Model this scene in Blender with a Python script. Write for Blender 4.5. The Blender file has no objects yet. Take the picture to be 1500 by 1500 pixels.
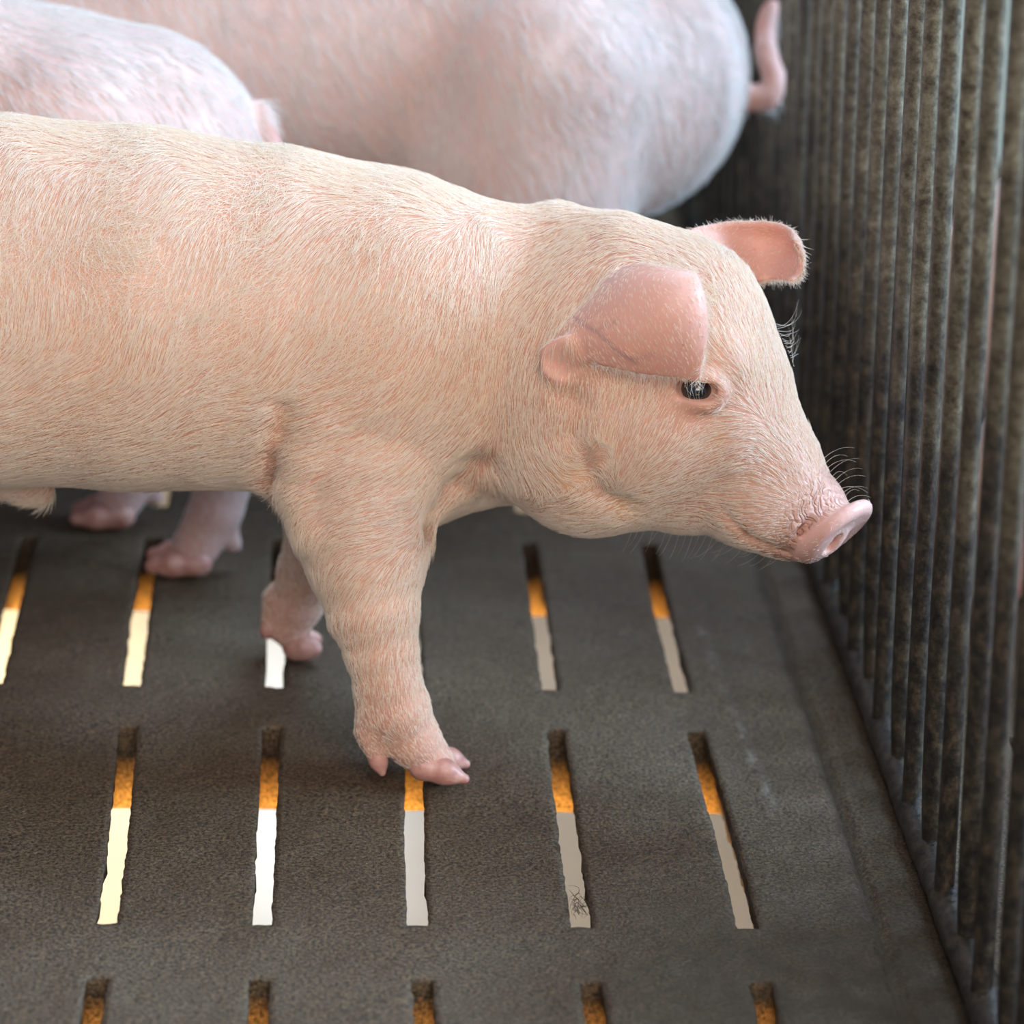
import bpy, math, random
import numpy as np
import openvdb as vdb
from mathutils import Vector, Matrix

rng = np.random.default_rng(11)
random.seed(11)
SC = bpy.context.scene
COL = SC.collection

# ------------------------------------------------------------------ camera
YAW, PITCH, ROLL = 0.06248, 0.36668, 0.03698
CAM = np.array([0.08985, -1.23178, 0.66237])
FPX = 4800.0
_F = np.array([math.sin(YAW)*math.cos(PITCH), math.cos(YAW)*math.cos(PITCH), -math.sin(PITCH)])
_R0 = np.array([math.cos(YAW), -math.sin(YAW), 0.0]); _U0 = np.cross(_R0, _F)
_R = math.cos(ROLL)*_R0 + math.sin(ROLL)*_U0
_U = -math.sin(ROLL)*_R0 + math.cos(ROLL)*_U0
cd = bpy.data.cameras.new('camera'); cam = bpy.data.objects.new('camera', cd); COL.objects.link(cam)
cam.matrix_world = Matrix(((_R[0], _U[0], -_F[0], CAM[0]), (_R[1], _U[1], -_F[1], CAM[1]),
                           (_R[2], _U[2], -_F[2], CAM[2]), (0, 0, 0, 1)))
cd.sensor_width = 36.0; cd.lens = 36.0*FPX/1500.0
cd.clip_start = 0.05
cd.dof.use_dof = True; cd.dof.focus_distance = 1.445; cd.dof.aperture_fstop = 6.6
SC.camera = cam

# ------------------------------------------------------------------ world, lights, exposure
W = bpy.data.worlds.new('World'); SC.world = W; W.use_nodes = True
W.node_tree.nodes['Background'].inputs[0].default_value = (0.62, 0.74, 1.0, 1)
W.node_tree.nodes['Background'].inputs[1].default_value = 0.36

def area(name, loc, target, size, energy, col, sy=None):
    l = bpy.data.lights.new(name, 'AREA'); l.energy = energy; l.color = col
    l.shape = 'RECTANGLE'; l.size = size; l.size_y = sy or size
    o = bpy.data.objects.new(name, l); COL.objects.link(o); o.location = loc
    o.rotation_euler = (Vector(target)-Vector(loc)).to_track_quat('-Z', 'Y').to_euler()
    return o
area('window_daylight', (0.9, 1.25, 2.3), (0.1, 0.3, 0.1), 1.2, 60, (0.53, 0.76, 1.0))
area('bar_edge_fill', (2.2, 0.10, 1.0), (0.3, 0.2, 0.15), 1.1, 95, (0.47, 0.72, 1.0))  # unseen cool lamp added for blue edges on the bars and foreleg
area('front_fill', (0.45, -2.1, 1.55), (0.1, 0.2, 0.1), 1.6, 56, (1.0, 0.87, 0.74))  # unseen warm fill added to brighten the near side of the pigs
gl = area('slot_wall_warm_fill', (0.0, -1.1, -0.145), (0.0, 0.3, -0.06), 2.4, 40, (1.0, 0.50, 0.10), 0.11); gl.data.spread = math.radians(40)  # unseen orange strip added to light the end walls of the slots
area('pit_fill_wide', (0.35, 1.6, -0.1), (0.35, 1.6, -1.0), 1.6, 1.5, (0.72, 0.88, 1.0), 0.9)  # unseen wide lamp added to brighten the ground seen through the slots
area('pit_fill_white', (0.070, 1.40, -0.48), (0.070, 1.40, -1.0), 0.05, 0.6, (0.92, 0.96, 1.0), 0.7)  # unseen narrow lamp added so one slot column shows white
area('pit_fill_warm', (-0.19, 1.4, -0.46), (-0.19, 1.4, -1.0), 0.1, 2.4, (1.0, 0.66, 0.30), 0.8)  # unseen warm lamp added so the left slots show cream

vs = SC.view_settings
vs.view_transform = 'Standard'; vs.look = 'None'; vs.gamma = 1; vs.exposure = 0.0
SC.cycles.use_denoising = True
SC.cycles.max_bounces = 6
SC.cycles.adaptive_threshold = 0.02
SC.render.hair_type = 'STRAND'

# ------------------------------------------------------------------ authoring helpers
def ray(px, py):
    return _F + _R*(px-750)/FPX - _U*(py-750)/FPX
def at(px, py, Y):                       # point seen at that place, at world depth Y
    d = ray(px, py); return CAM + d*((Y-CAM[1])/d[1])
def fl(px, py, z=0.0):                   # ... on the floor
    d = ray(px, py); return CAM + d*((z-CAM[2])/d[2])
def proj(P):
    P = np.asarray(P, float); d = P-CAM; z = d@_F
    return np.stack([750+FPX*(d@_R)/z, 750-FPX*(d@_U)/z], -1)

def tag(o, label=None, cat=None, group=None, kind=None):
    if label: o['label'] = label
    if cat: o['category'] = cat
    if group: o['group'] = group
    if kind: o['kind'] = kind
    return o
def empty(name, loc=(0, 0, 0)):
    o = bpy.data.objects.new(name, None); COL.objects.link(o); o.location = loc
    o.empty_display_size = 0.05
    return o
def link_mesh(name, V, Fs, mat, parent=None, smooth=True):
    me = bpy.data.meshes.new(name)
    V = np.asarray(V, float)
    if parent is not None: V = V - np.array(parent.location)
    if isinstance(Fs, np.ndarray):
        n, k = Fs.shape
        me.vertices.add(len(V)); me.vertices.foreach_set('co', V.ravel())
        me.loops.add(n*k); me.loops.foreach_set('vertex_index', Fs.ravel().astype(np.int32))
        me.polygons.add(n); me.polygons.foreach_set('loop_start', (np.arange(n)*k).astype(np.int32))
        me.update(calc_edges=True)
    else:
        me.from_pydata([tuple(v) for v in V], [], Fs)
    me.validate()
    if smooth: me.polygons.foreach_set('use_smooth', [True]*len(me.polygons))
    if mat: me.materials.append(mat)
    o = bpy.data.objects.new(name, me); COL.objects.link(o)
    if parent is not None: o.parent = parent
    return o
def vattr(o, name, vals):
    a = o.data.attributes.new(name, 'FLOAT', 'POINT'); a.data.foreach_set('value', np.asarray(vals, np.float32))

# cheap coherent noise
_np = rng.uniform(-1, 1, (24, 3)); _ph = rng.uniform(0, 6.28, 24)
def cnoise(P, freq):
    P = np.asarray(P)
    s = np.zeros(P.shape[:-1])
    for i in range(0, 24):
        s += np.sin((P@_np[i])*freq*(1+0.06*i) + _ph[i])
    return s/5.0

# ------------------------------------------------------------------ implicit bodies
class Body:
    def __init__(s, lo, hi, vox):
        s.lo = np.array(lo, float); s.vox = vox
        s.n = np.ceil((np.array(hi)-s.lo)/vox).astype(int)+1
        s.f = np.full(s.n, 0.05, np.float32)
    def region(s, lo, hi):
        a = np.maximum(np.floor((lo-s.lo)/s.vox).astype(int), 0)
        b = np.minimum(np.ceil((hi-s.lo)/s.vox).astype(int)+1, s.n)
        if (b <= a).any(): return None, None
        g = [s.lo[i]+s.vox*np.arange(a[i], b[i]) for i in range(3)]
        X, Y, Z = np.meshgrid(*g, indexing='ij')
        return (slice(a[0], b[0]), slice(a[1], b[1]), slice(a[2], b[2])), np.stack([X, Y, Z], -1).astype(np.float32)
    def merge(s, sl, d, k, sub=False):
        f = s.f[sl]
        if sub:
            h = np.maximum(k-np.abs(-d-f), 0)/k; s.f[sl] = np.maximum(f, -d)+h*h*k/4
        else:
            h = np.maximum(k-np.abs(d-f), 0)/k; s.f[sl] = np.minimum(f, d)-h*h*k/4
    def cone(s, a, b, ra, rb, **kw): s.chain([(a, ra), (b, rb)], **kw)
    def ball(s, c, r, **kw): s.cone(c, c, r, r, **kw)
    def chain(s, pts, k=0.01, sq=None, fac=1.0, sub=False):   # limb: tapered capsules end to end, merged once
        pts = [(np.array(p, float), r) for p, r in pts]; mr = max(r for _, r in pts)
        m = mr*max(1, fac)+k+4*s.vox
        Pa = np.array([p for p, _ in pts]); sl, P = s.region(Pa.min(0)-m, Pa.max(0)+m)
        if sl is None: return
        n = np.array(sq if sq is not None else (0, 1, 0), np.float32); n = n/np.linalg.norm(n)
        def st(v): return v + (1/fac-1)*(v@n)[..., None]*n
        D = None
        for (a, ra), (b, rb) in zip(pts[:-1], pts[1:]):
            q = st(P-a.astype(np.float32)); ab = st((b-a)[None].astype(np.float32))[0]
            L2 = max(float(ab@ab), 1e-12); t = np.clip((q@ab)/L2, 0, 1)
            d = np.linalg.norm(q-t[..., None]*ab, axis=-1)-(ra+(rb-ra)*t)
            if D is None: D = d
            else:
                kk = 0.004; h = np.maximum(kk-np.abs(d-D), 0)/kk; D = np.minimum(d, D)-h*h*kk/4
        s.merge(sl, D*(min(1, fac)**0.5), k, sub)
    def cloud(s, pts, rad, k):                          # thin curved sheet given by points
        pts = np.asarray(pts, np.float32); rad = np.asarray(rad, np.float32)
        m = rad.max()+k+3*s.vox
        sl, P = s.region(pts.min(0)-m, pts.max(0)+m)
        sh = P.shape[:-1]; Q = P.reshape(-1, 3)
        out = np.full(len(Q), 0.05, np.float32)
        B = 8*s.vox                                      # block culling
        key = np.floor((Q-Q.min(0))/B).astype(int); kk = key[:, 0]*1000000+key[:, 1]*1000+key[:, 2]
        order = np.argsort(kk, kind='stable'); ks = kk[order]
        cut = np.flatnonzero(np.diff(ks))+1
        for ix in np.split(order, cut):
            q = Q[ix]; c = (q.min(0)+q.max(0))/2; R = np.linalg.norm(q.max(0)-c)+m
            sel = np.linalg.norm(pts-c, axis=1) < R
            if not sel.any(): continue
            d2 = ((q[:, None]-pts[sel][None])**2).sum(-1)
            out[ix] = (np.sqrt(d2)-rad[sel][None]).min(1)
        s.merge(sl, out.reshape(sh), k)
    def mesh(s, smooth=2):
        g = vdb.FloatGrid(0.05); g.copyFromArray(s.f.astype(np.float32))
        pts, quads = g.convertToQuads(isovalue=0.0)
        pts = np.asarray(pts, float)*s.vox+s.lo; quads = np.asarray(quads).astype(int)
        n = len(pts)
        e = np.concatenate([quads[:, [0, 1]], quads[:, [1, 2]], quads[:, [2, 3]], quads[:, [3, 0]]])
        # keep only the main connected piece
        lab = np.arange(n)
        for _ in range(200):
            new = lab.copy(); np.minimum.at(new, e[:, 0], lab[e[:, 1]]); np.minimum.at(new, e[:, 1], lab[e[:, 0]])
            new = new[new]; new = new[new]
            if (new == lab).all(): break
            lab = new
        main = np.bincount(lab).argmax(); keep = lab == main
        if not keep.all():
            idx = -np.ones(n, int); idx[keep] = np.arange(keep.sum())
            quads = idx[quads[keep[quads].all(1)]]; pts = pts[keep]; n = len(pts)
            e = np.concatenate([quads[:, [0, 1]], quads[:, [1, 2]], quads[:, [2, 3]], quads[:, [3, 0]]])
        for it in range(smooth):
            for lam in (0.6, -0.62):
                acc = np.zeros_like(pts); cnt = np.zeros(n)
                for c in range(3): acc[:, c] = np.bincount(e[:, 0], pts[e[:, 1], c], n)+np.bincount(e[:, 1], pts[e[:, 0], c], n)
                cnt = np.bincount(e[:, 0], minlength=n)+np.bincount(e[:, 1], minlength=n)
                pts = pts+lam*(acc/np.maximum(cnt, 1)[:, None]-pts)
        # outward orientation
        a, b, c = pts[quads[:, 0]], pts[quads[:, 1]], pts[quads[:, 2]]
        nrm = np.cross(b-a, c-a)
        vol = (nrm*(a-pts.mean(0))).sum()
        if vol < 0: quads = quads[:, ::-1].copy()
        return pts, quads

def vnormals(V, Q):
    fn = np.cross(V[Q[:, 2]]-V[Q[:, 0]], V[Q[:, 3]]-V[Q[:, 1]])
    N = np.zeros_like(V)
    for j in range(4):
        for c in range(3): N[:, c] += np.bincount(Q[:, j], fn[:, c], len(V))
    return N/np.maximum(np.linalg.norm(N, axis=1), 1e-12)[:, None]

# ------------------------------------------------------------------ materials
def mat(name):
    m = bpy.data.materials.new(name); m.use_nodes = True
    nt = m.node_tree; return m, nt, nt.nodes['Principled BSDF'], nt.links
def nd(nt, t, **kw):
    n = nt.nodes.new(t)
    for k, v in kw.items():
        if k.startswith('i_'): n.inputs[k[2:].replace('_', ' ')].default_value = v
        else: setattr(n, k, v)
    return n
def ramp(nt, src, stops):
    r = nt.nodes.new('ShaderNodeValToRGB'); nt.links.new(src, r.inputs[0])
    el = r.color_ramp.elements
    el[0].position, el[0].color = stops[0][0], (*stops[0][1], 1)
    el[1].position, el[1].color = stops[-1][0], (*stops[-1][1], 1)
    for p, c in stops[1:-1]:
        e = el.new(p); e.color = (*c, 1)
    return r.outputs[0]
def mixc(nt, fac, a, b, blend='MIX'):
    m = nt.nodes.new('ShaderNodeMix'); m.data_type = 'RGBA'; m.blend_type = blend
    for sock, v in ((m.inputs[0], fac), (m.inputs[6], a), (m.inputs[7], b)):
        if hasattr(v, 'is_output'): nt.links.new(v, sock)
        else: sock.default_value = v if isinstance(v, (int, float)) else (*v, 1)
    return m.outputs[2]
def attr(nt, name):
    a = nt.nodes.new('ShaderNodeAttribute'); a.attribute_name = name; return a.outputs['Fac']
def math_(nt, op, a, b=0.0):
    m = nt.nodes.new('ShaderNodeMath'); m.operation = op
    for s, v in ((m.inputs[0], a), (m.inputs[1], b)):
        if hasattr(v, 'is_output'): nt.links.new(v, s)
        else: s.default_value = v
    return m.outputs[0]

def skin_material(name, ca, cb):
    m, nt, b, L = mat(name)
    tc = nd(nt, 'ShaderNodeTexCoord')
    n1 = nd(nt, 'ShaderNodeTexNoise', i_Scale=28.0, i_Detail=4.0); L.new(tc.outputs['Object'], n1.inputs['Vector'])
    base = ramp(nt, n1.outputs[0], [(0.3, ca), (0.7, cb)])
    c = mixc(nt, attr(nt, 'pink'), base, (0.86, 0.50, 0.42))
    c = mixc(nt, attr(nt, 'yellow'), c, (0.70, 0.48, 0.14))
    n2 = nd(nt, 'ShaderNodeTexNoise', i_Scale=420.0, i_Detail=2.0); L.new(tc.outputs['Object'], n2.inputs['Vector'])
    spk = ramp(nt, n2.outputs[0], [(0.70, (0, 0, 0)), (0.76, (1, 1, 1))])
    c = mixc(nt, math_(nt, 'MULTIPLY', spk, 0.45), c, (0.42, 0.17, 0.08))
    c = mixc(nt, attr(nt, 'vein'), c, (0.42, 0.25, 0.28))
    c = mixc(nt, attr(nt, 'dark'), c, (0.18, 0.06, 0.05))
    L.new(c, b.inputs['Base Color'])
    b.inputs['Roughness'].default_value = 0.42
    b.inputs['Subsurface Weight'].default_value = 0.35
    b.inputs['Subsurface Radius'].default_value = (1.0, 0.45, 0.3)
    b.inputs['Subsurface Scale'].default_value = 0.004
    b.inputs['Specular IOR Level'].default_value = 0.35
    # skin grain + wrinkles behind the snout
    n3 = nd(nt, 'ShaderNodeTexNoise', i_Scale=900.0, i_Detail=3.0); L.new(tc.outputs['Object'], n3.inputs['Vector'])
    w = nd(nt, 'ShaderNodeTexVoronoi', feature='DISTANCE_TO_EDGE', i_Scale=230.0)
    mp = nd(nt, 'ShaderNodeMapping'); mp.inputs['Rotation'].default_value = (0, math.radians(40), 0); mp.inputs['Scale'].default_value = (1.3, 0.6, 0.45)
    dn = nd(nt, 'ShaderNodeTexNoise', i_Scale=90.0, i_Detail=2.0); L.new(tc.outputs['Object'], dn.inputs['Vector'])
    ad = nd(nt, 'ShaderNodeVectorMath', operation='SCALE'); ad.inputs['Scale'].default_value = 0.02; L.new(dn.outputs['Color'], ad.inputs[0])
    av = nd(nt, 'ShaderNodeVectorMath', operation='ADD'); L.new(tc.outputs['Object'], av.inputs[0]); L.new(ad.outputs[0], av.inputs[1])
    L.new(av.outputs[0], mp.inputs[0]); L.new(mp.outputs[0], w.inputs['Vector'])
    wr = math_(nt, 'MULTIPLY', math_(nt, 'MINIMUM', w.outputs['Distance'], 0.25), math_(nt, 'MULTIPLY', attr(nt, 'wrinkle'), 4.0))
    hgt = math_(nt, 'ADD', wr, math_(nt, 'MULTIPLY', n3.outputs[0], 0.10))
    bp = nd(nt, 'ShaderNodeBump', i_Strength=0.8, i_Distance=0.0012); L.new(hgt, bp.inputs['Height'])
    L.new(bp.outputs[0], b.inputs['Normal'])
    return m
SKIN = skin_material('pig_skin', (0.64, 0.35, 0.25), (0.72, 0.43, 0.32))
PALE_SKIN = skin_material('pale_pig_skin', (0.68, 0.46, 0.41), (0.74, 0.55, 0.50))

def hair_material(name, c1, c2):
    m, nt, b, L = mat(name)
    hi = nd(nt, 'ShaderNodeHairInfo')
    c = mixc(nt, hi.outputs['Random'], c1, c2)
    nt.nodes.remove(b); out = nt.nodes['Material Output']
    d = nd(nt, 'ShaderNodeBsdfPrincipled'); L.new(c, d.inputs['Base Color'])
    d.inputs['Roughness'].default_value = 0.38; d.inputs['Specular IOR Level'].default_value = 0.5
    t = nd(nt, 'ShaderNodeBsdfTranslucent'); L.new(c, t.inputs[0])
    mx = nd(nt, 'ShaderNodeMixShader'); mx.inputs[0].default_value = 0.3
    L.new(d.outputs[0], mx.inputs[1]); L.new(t.outputs[0], mx.inputs[2]); L.new(mx.outputs[0], out.inputs[0])
    return m
HAIR = hair_material('pig_hair', (0.93, 0.78, 0.60), (0.97, 0.90, 0.82))
WHITE_HAIR = hair_material('white_pig_hair', (0.77, 0.74, 0.70), (0.84, 0.82, 0.79))

def plain(name, col, rough=0.5, spec=0.5, metal=0.0, noise=None, sss=0.0, bump=0.0, bscale=300.0, coat=0.0):
    m, nt, b, L = mat(name)
    b.inputs['Base Color'].default_value = (*col, 1)
    tc = nd(nt, 'ShaderNodeTexCoord')
    if noise:
        n = nd(nt, 'ShaderNodeTexNoise', i_Scale=noise[0], i_Detail=4.0); L.new(tc.outputs['Object'], n.inputs['Vector'])
        L.new(ramp(nt, n.outputs[0], [(0.35, col), (0.65, noise[1])]), b.inputs['Base Color'])
    if bump:
        n = nd(nt, 'ShaderNodeTexNoise', i_Scale=bscale, i_Detail=4.0); L.new(tc.outputs['Object'], n.inputs['Vector'])
        bp = nd(nt, 'ShaderNodeBump', i_Strength=bump, i_Distance=0.001); L.new(n.outputs[0], bp.inputs['Height']); L.new(bp.outputs[0], b.inputs['Normal'])
    b.inputs['Roughness'].default_value = rough; b.inputs['Specular IOR Level'].default_value = spec
    b.inputs['Metallic'].default_value = metal; b.inputs['Coat Weight'].default_value = coat
    if sss:
        b.inputs['Subsurface Weight'].default_value = sss; b.inputs['Subsurface Scale'].default_value = 0.003
        b.inputs['Subsurface Radius'].default_value = (1, .4, .2)
    return m
HOOF = plain('hoof', (0.50, 0.23, 0.19), 0.4, noise=(160.0, (0.66, 0.38, 0.31)), sss=0.3, bump=0.3)
EYE = plain('eyeball', (0.006, 0.008, 0.012), 0.06, 0.7, coat=1.0)
EYEW = plain('eye_rim', (0.16, 0.17, 0.20), 0.15, 0.6)

def concrete():
    m, nt, b, L = mat('slatted_concrete')
    tc = nd(nt, 'ShaderNodeTexCoord'); P = tc.outputs['Object']
    def N(s, d=4.0, r=0.6):
        n = nd(nt, 'ShaderNodeTexNoise', i_Scale=s, i_Detail=d, i_Roughness=r); L.new(P, n.inputs['Vector']); return n.outputs[0]
    base = ramp(nt, N(9.0, 6.0, 0.65), [(0.3, (0.074, 0.046, 0.024)), (0.52, (0.098, 0.069, 0.042)), (0.72, (0.118, 0.090, 0.059))])
    grain = ramp(nt, N(620.0, 3.0, 0.7), [(0.36, (0.30, 0.27, 0.24)), (0.5, (1, 1, 1)), (0.68, (2.0, 1.85, 1.6))])
    c = mixc(nt, 1.0, base, grain, 'MULTIPLY')
    v = nd(nt, 'ShaderNodeTexVoronoi', i_Scale=240.0); L.new(P, v.inputs['Vector'])
    spots = ramp(nt, v.outputs['Distance'], [(0.05, (1, 1, 1)), (0.13, (0, 0, 0))])
    sepc = nd(nt, 'ShaderNodeSeparateColor'); L.new(v.outputs['Color'], sepc.inputs[0])
    rare = ramp(nt, sepc.outputs[0], [(0.90, (0, 0, 0)), (0.93, (1, 1, 1))])
    c = mixc(nt, math_(nt, 'MULTIPLY', spots, rare), c, (0.34, 0.24, 0.14))
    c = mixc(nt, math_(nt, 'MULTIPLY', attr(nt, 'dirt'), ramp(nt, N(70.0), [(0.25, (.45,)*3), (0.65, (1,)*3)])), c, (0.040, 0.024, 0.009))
    c = mixc(nt, math_(nt, 'MULTIPLY', attr(nt, 'scar'), ramp(nt, N(160.0), [(0.40, (0,)*3), (0.62, (0.6,)*3)])), c, (0.30, 0.27, 0.23))
    L.new(c, b.inputs['Base Color'])
    L.new(ramp(nt, N(30.0), [(0.3, (0.42,)*3), (0.7, (0.72,)*3)]), b.inputs['Roughness'])
    b.inputs['Specular IOR Level'].default_value = 0.35
    h = math_(nt, 'ADD', math_(nt, 'MULTIPLY', N(520.0, 4.0, 0.7), 1.0), math_(nt, 'MULTIPLY', N(90.0, 4.0), 1.6))
    bp = nd(nt, 'ShaderNodeBump', i_Strength=0.9, i_Distance=0.0013); L.new(h, bp.inputs['Height']); L.new(bp.outputs[0], b.inputs['Normal'])
    return m
CONC = concrete()

def rusty():
    m, nt, b, L = mat('rusty_steel')
    tc = nd(nt, 'ShaderNodeTexCoord'); P = tc.outputs['Object']
    mp = nd(nt, 'ShaderNodeMapping'); mp.inputs['Scale'].default_value = (1, 1, 0.7); L.new(P, mp.inputs[0])
    n1 = nd(nt, 'ShaderNodeTexNoise', i_Scale=170.0, i_Detail=7.0, i_Roughness=0.72); L.new(mp.outputs[0], n1.inputs['Vector'])
    c = ramp(nt, n1.outputs[0], [(0.36, (0.010, 0.009, 0.009)), (0.5, (0.030, 0.024, 0.017)), (0.66, (0.085, 0.062, 0.036))])
    n2 = nd(nt, 'ShaderNodeTexNoise', i_Scale=24.0, i_Detail=5.0, i_Roughness=0.7); L.new(mp.outputs[0], n2.inputs['Vector'])
    sep = nd(nt, 'ShaderNodeSeparateXYZ'); L.new(P, sep.inputs[0])
    mr = nd(nt, 'ShaderNodeMapRange'); L.new(sep.outputs[2], mr.inputs[0])
    mr.inputs[1].default_value = 0.10; mr.inputs[2].default_value = 0.42; mr.inputs[3].default_value = 0.0; mr.inputs[4].default_value = 0.62
    dust = ramp(nt, math_(nt, 'ADD', n2.outputs[0], mr.outputs[0]), [(0.62, (0, 0, 0)), (1.02, (1, 1, 1))])
    n4 = nd(nt, 'ShaderNodeTexNoise', i_Scale=210.0, i_Detail=6.0, i_Roughness=0.7); L.new(P, n4.inputs['Vector'])
    dc = ramp(nt, n4.outputs[0], [(0.36, (0.060, 0.048, 0.030)), (0.50, (0.16, 0.138, 0.088)), (0.66, (0.28, 0.25, 0.175))])
    c = mixc(nt, dust, c, dc)
    L.new(c, b.inputs['Base Color'])
    L.new(ramp(nt, n1.outputs[0], [(0.3, (0.26,)*3), (0.7, (0.55,)*3)]), b.inputs['Roughness'])
    b.inputs['Metallic'].default_value = 0.1; b.inputs['Specular IOR Level'].default_value = 0.6
    n3 = nd(nt, 'ShaderNodeTexNoise', i_Scale=420.0, i_Detail=4.0); L.new(P, n3.inputs['Vector'])
    bp = nd(nt, 'ShaderNodeBump', i_Strength=0.6, i_Distance=0.0006); L.new(math_(nt, 'ADD', n3.outputs[0], n1.outputs[0]), bp.inputs['Height']); L.new(bp.outputs[0], b.inputs['Normal'])
    return m
RUST = rusty()

# ------------------------------------------------------------------ slatted floor
SX, SL, SP = 0.068, 0.19846, 0.24483       # slot spacing, slot length, row pitch
SWD = 0.0090                                # slot width
TH = 0.044
def slab(name, x0, x1, y0, y1, cols, rows, xoff=0.0, fine=True):
    holes = []                              # (xa, xb, ya, yb)
    for r in rows:
        for c in cols:
            cx = c*SX+xoff
            holes.append((cx-SWD/2, cx+SWD/2, r*SP, r*SP+SL))
    def lines(lo, hi, cuts, step):
        cuts = sorted(set([lo, hi]+[round(c, 6) for c in cuts if lo < c < hi])); out = []
        for a, b in zip(cuts[:-1], cuts[1:]):
            n = max(1, int(round((b-a)/step))); out += list(np.linspace(a, b, n+1)[:-1])
        return np.array(out+[hi])
    st = 0.003 if fine else 0.008
    xs = lines(x0, x1, [h[i] for h in holes for i in (0, 1)], st)
    ys = lines(y0, y1, [h[i] for h in holes for i in (2, 3)], st)
    nx, ny = len(xs), len(ys)
    X, Y = np.meshgrid(xs, ys, indexing='ij')
    cxm = (xs[:-1]+xs[1:])/2; cym = (ys[:-1]+ys[1:])/2
    solid = np.ones((nx-1, ny-1), bool); near = np.zeros((nx, ny))
    for xa, xb, ya, yb in holes:
        solid[np.ix_((cxm > xa) & (cxm < xb), (cym > ya) & (cym < yb))] = False
        ex = (np.abs(X-xa) < 1e-5) | (np.abs(X-xb) < 1e-5); ey = (np.abs(Y-ya) < 1e-5) | (np.abs(Y-yb) < 1e-5)
        near[(ex & (Y > ya-1e-5) & (Y < yb+1e-5)) | (ey & (X > xa-1e-5) & (X < xb+1e-5))] = 1
    P3 = np.stack([X, Y, np.zeros_like(X)], -1)
    jx = cnoise(P3, 420)*0.00022+cnoise(P3+5, 1300)*0.00018
    jy = cnoise(P3+9, 420)*0.00030+cnoise(P3+3, 1300)*0.00025
    chips = np.clip(cnoise(P3+21, 150)-1.0, 0, 1)
    Xn = X+jx*near; Yn = Y+jy*near
    # the casting is not perfectly regular: gentle shifts read off the photograph
    c = X/SX; r = Y/SP
    Xn = Xn-0.0022*np.clip(1-np.abs(c-2)/0.5, 0, 1)*np.clip(1-np.abs(r-1.4)/0.5, 0, 1)
    wob = 0.0026*np.sin(1.35*(c-0.9))*np.cos(2.4*(r-0.1))
    Xn = Xn-np.where((X < 0.33) & (X > -0.1), wob, 0)*np.clip((0.33-X)/0.05, 0, 1)
    Z = cnoise(P3, 60)*0.00035+cnoise(P3+2, 260)*0.0002-chips*near*0.0015
    dirt = np.zeros_like(X); scar = np.zeros_like(X)
    if fine and x0 < 0.3 < x1:
        gx = 0.3305+0.0006*cnoise(P3+7, 30)
        Z -= 0.0040*np.exp(-((X-gx)/0.0024)**2)
        dirt = np.maximum(dirt, 1.0*np.exp(-((X-gx+0.001)/0.0032)**2))
        sx = 0.293+0.0025*np.sin(Y*14+0.5)+0.0012*cnoise(P3+4, 60)
        amp = np.clip((Y-0.08)/0.05, 0, 1)*np.clip((0.42-Y)/0.1, 0, 1)
        rid = np.exp(-((X-sx)/0.0022)**2)*amp
        Z += 0.0011*rid; scar = rid*np.clip(0.15+0.8*cnoise(P3+8, 130), 0, 0.8)
        dirt = np.maximum(dirt, 0.35*np.exp(-((X-sx-0.006)/0.005)**2)*amp)
        dirt = np.maximum(dirt, 0.95*np.clip((X-0.13)/0.12, 0, 1)*np.clip((0.11-Y)/0.16, 0, 1))
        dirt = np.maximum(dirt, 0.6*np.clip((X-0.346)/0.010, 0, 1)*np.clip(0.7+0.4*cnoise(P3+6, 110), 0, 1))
        dirt = np.maximum(dirt, 0.55*np.exp(-((X-0.272-.004)/0.010)**2)*np.exp(-((Y-SL+0.01)/0.03)**2))
    Vt = np.stack([Xn, Yn, Z], -1).reshape(-1, 3)
    idx = np.arange(nx*ny).reshape(nx, ny)
    a, b_, c_, d_ = idx[:-1, :-1], idx[1:, :-1], idx[1:, 1:], idx[:-1, 1:]
    top = np.stack([a[solid], b_[solid], c_[solid], d_[solid]], -1)
    # vertical walls on every border between solid and void, three levels deep
    pad = np.zeros((nx+1, ny+1), bool); pad[1:-1, 1:-1] = solid
    E = []
    vx = pad[1:-1+1, 1:-1] if False else None
    for i in range(nx):
        L_ = pad[i, 1:-1]; R_ = pad[i+1, 1:-1]
        for j in np.flatnonzero(L_ != R_):
            E.append((idx[i, j], idx[i, j+1]) if L_[j] else (idx[i, j+1], idx[i, j]))
    for j in range(ny):
        D_ = pad[1:-1, j]; U_ = pad[1:-1, j+1]
        for i in np.flatnonzero(D_ != U_):
            E.append((idx[i+1, j], idx[i, j]) if D_[i] else (idx[i, j], idx[i+1, j]))
    E = np.array(E)
    used = np.unique(E); rem = {v: k for k, v in enumerate(used)}
    mp = np.vectorize(rem.get)(E)
    V = [Vt]; Fc = [top]; prev = E; off = len(Vt)
    depths = [0.0015, 0.008, 0.016, 0.030, TH]
    sgnx = np.zeros(X.shape)
    for xa, xb, ya, yb in holes:                # ribs narrow downwards, so the slots flare below the lip
        my = (Y > ya-1e-5) & (Y < yb+1e-5)
        sgnx[(np.abs(X-xa) < 1e-5) & my] = -1; sgnx[(np.abs(X-xb) < 1e-5) & my] = 1
    sgnx = sgnx.ravel()[used]; flare = {0.0015: 0, 0.008: 0.0004, 0.016: 0.0035, 0.030: 0.0075, TH: 0.0110}
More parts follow.
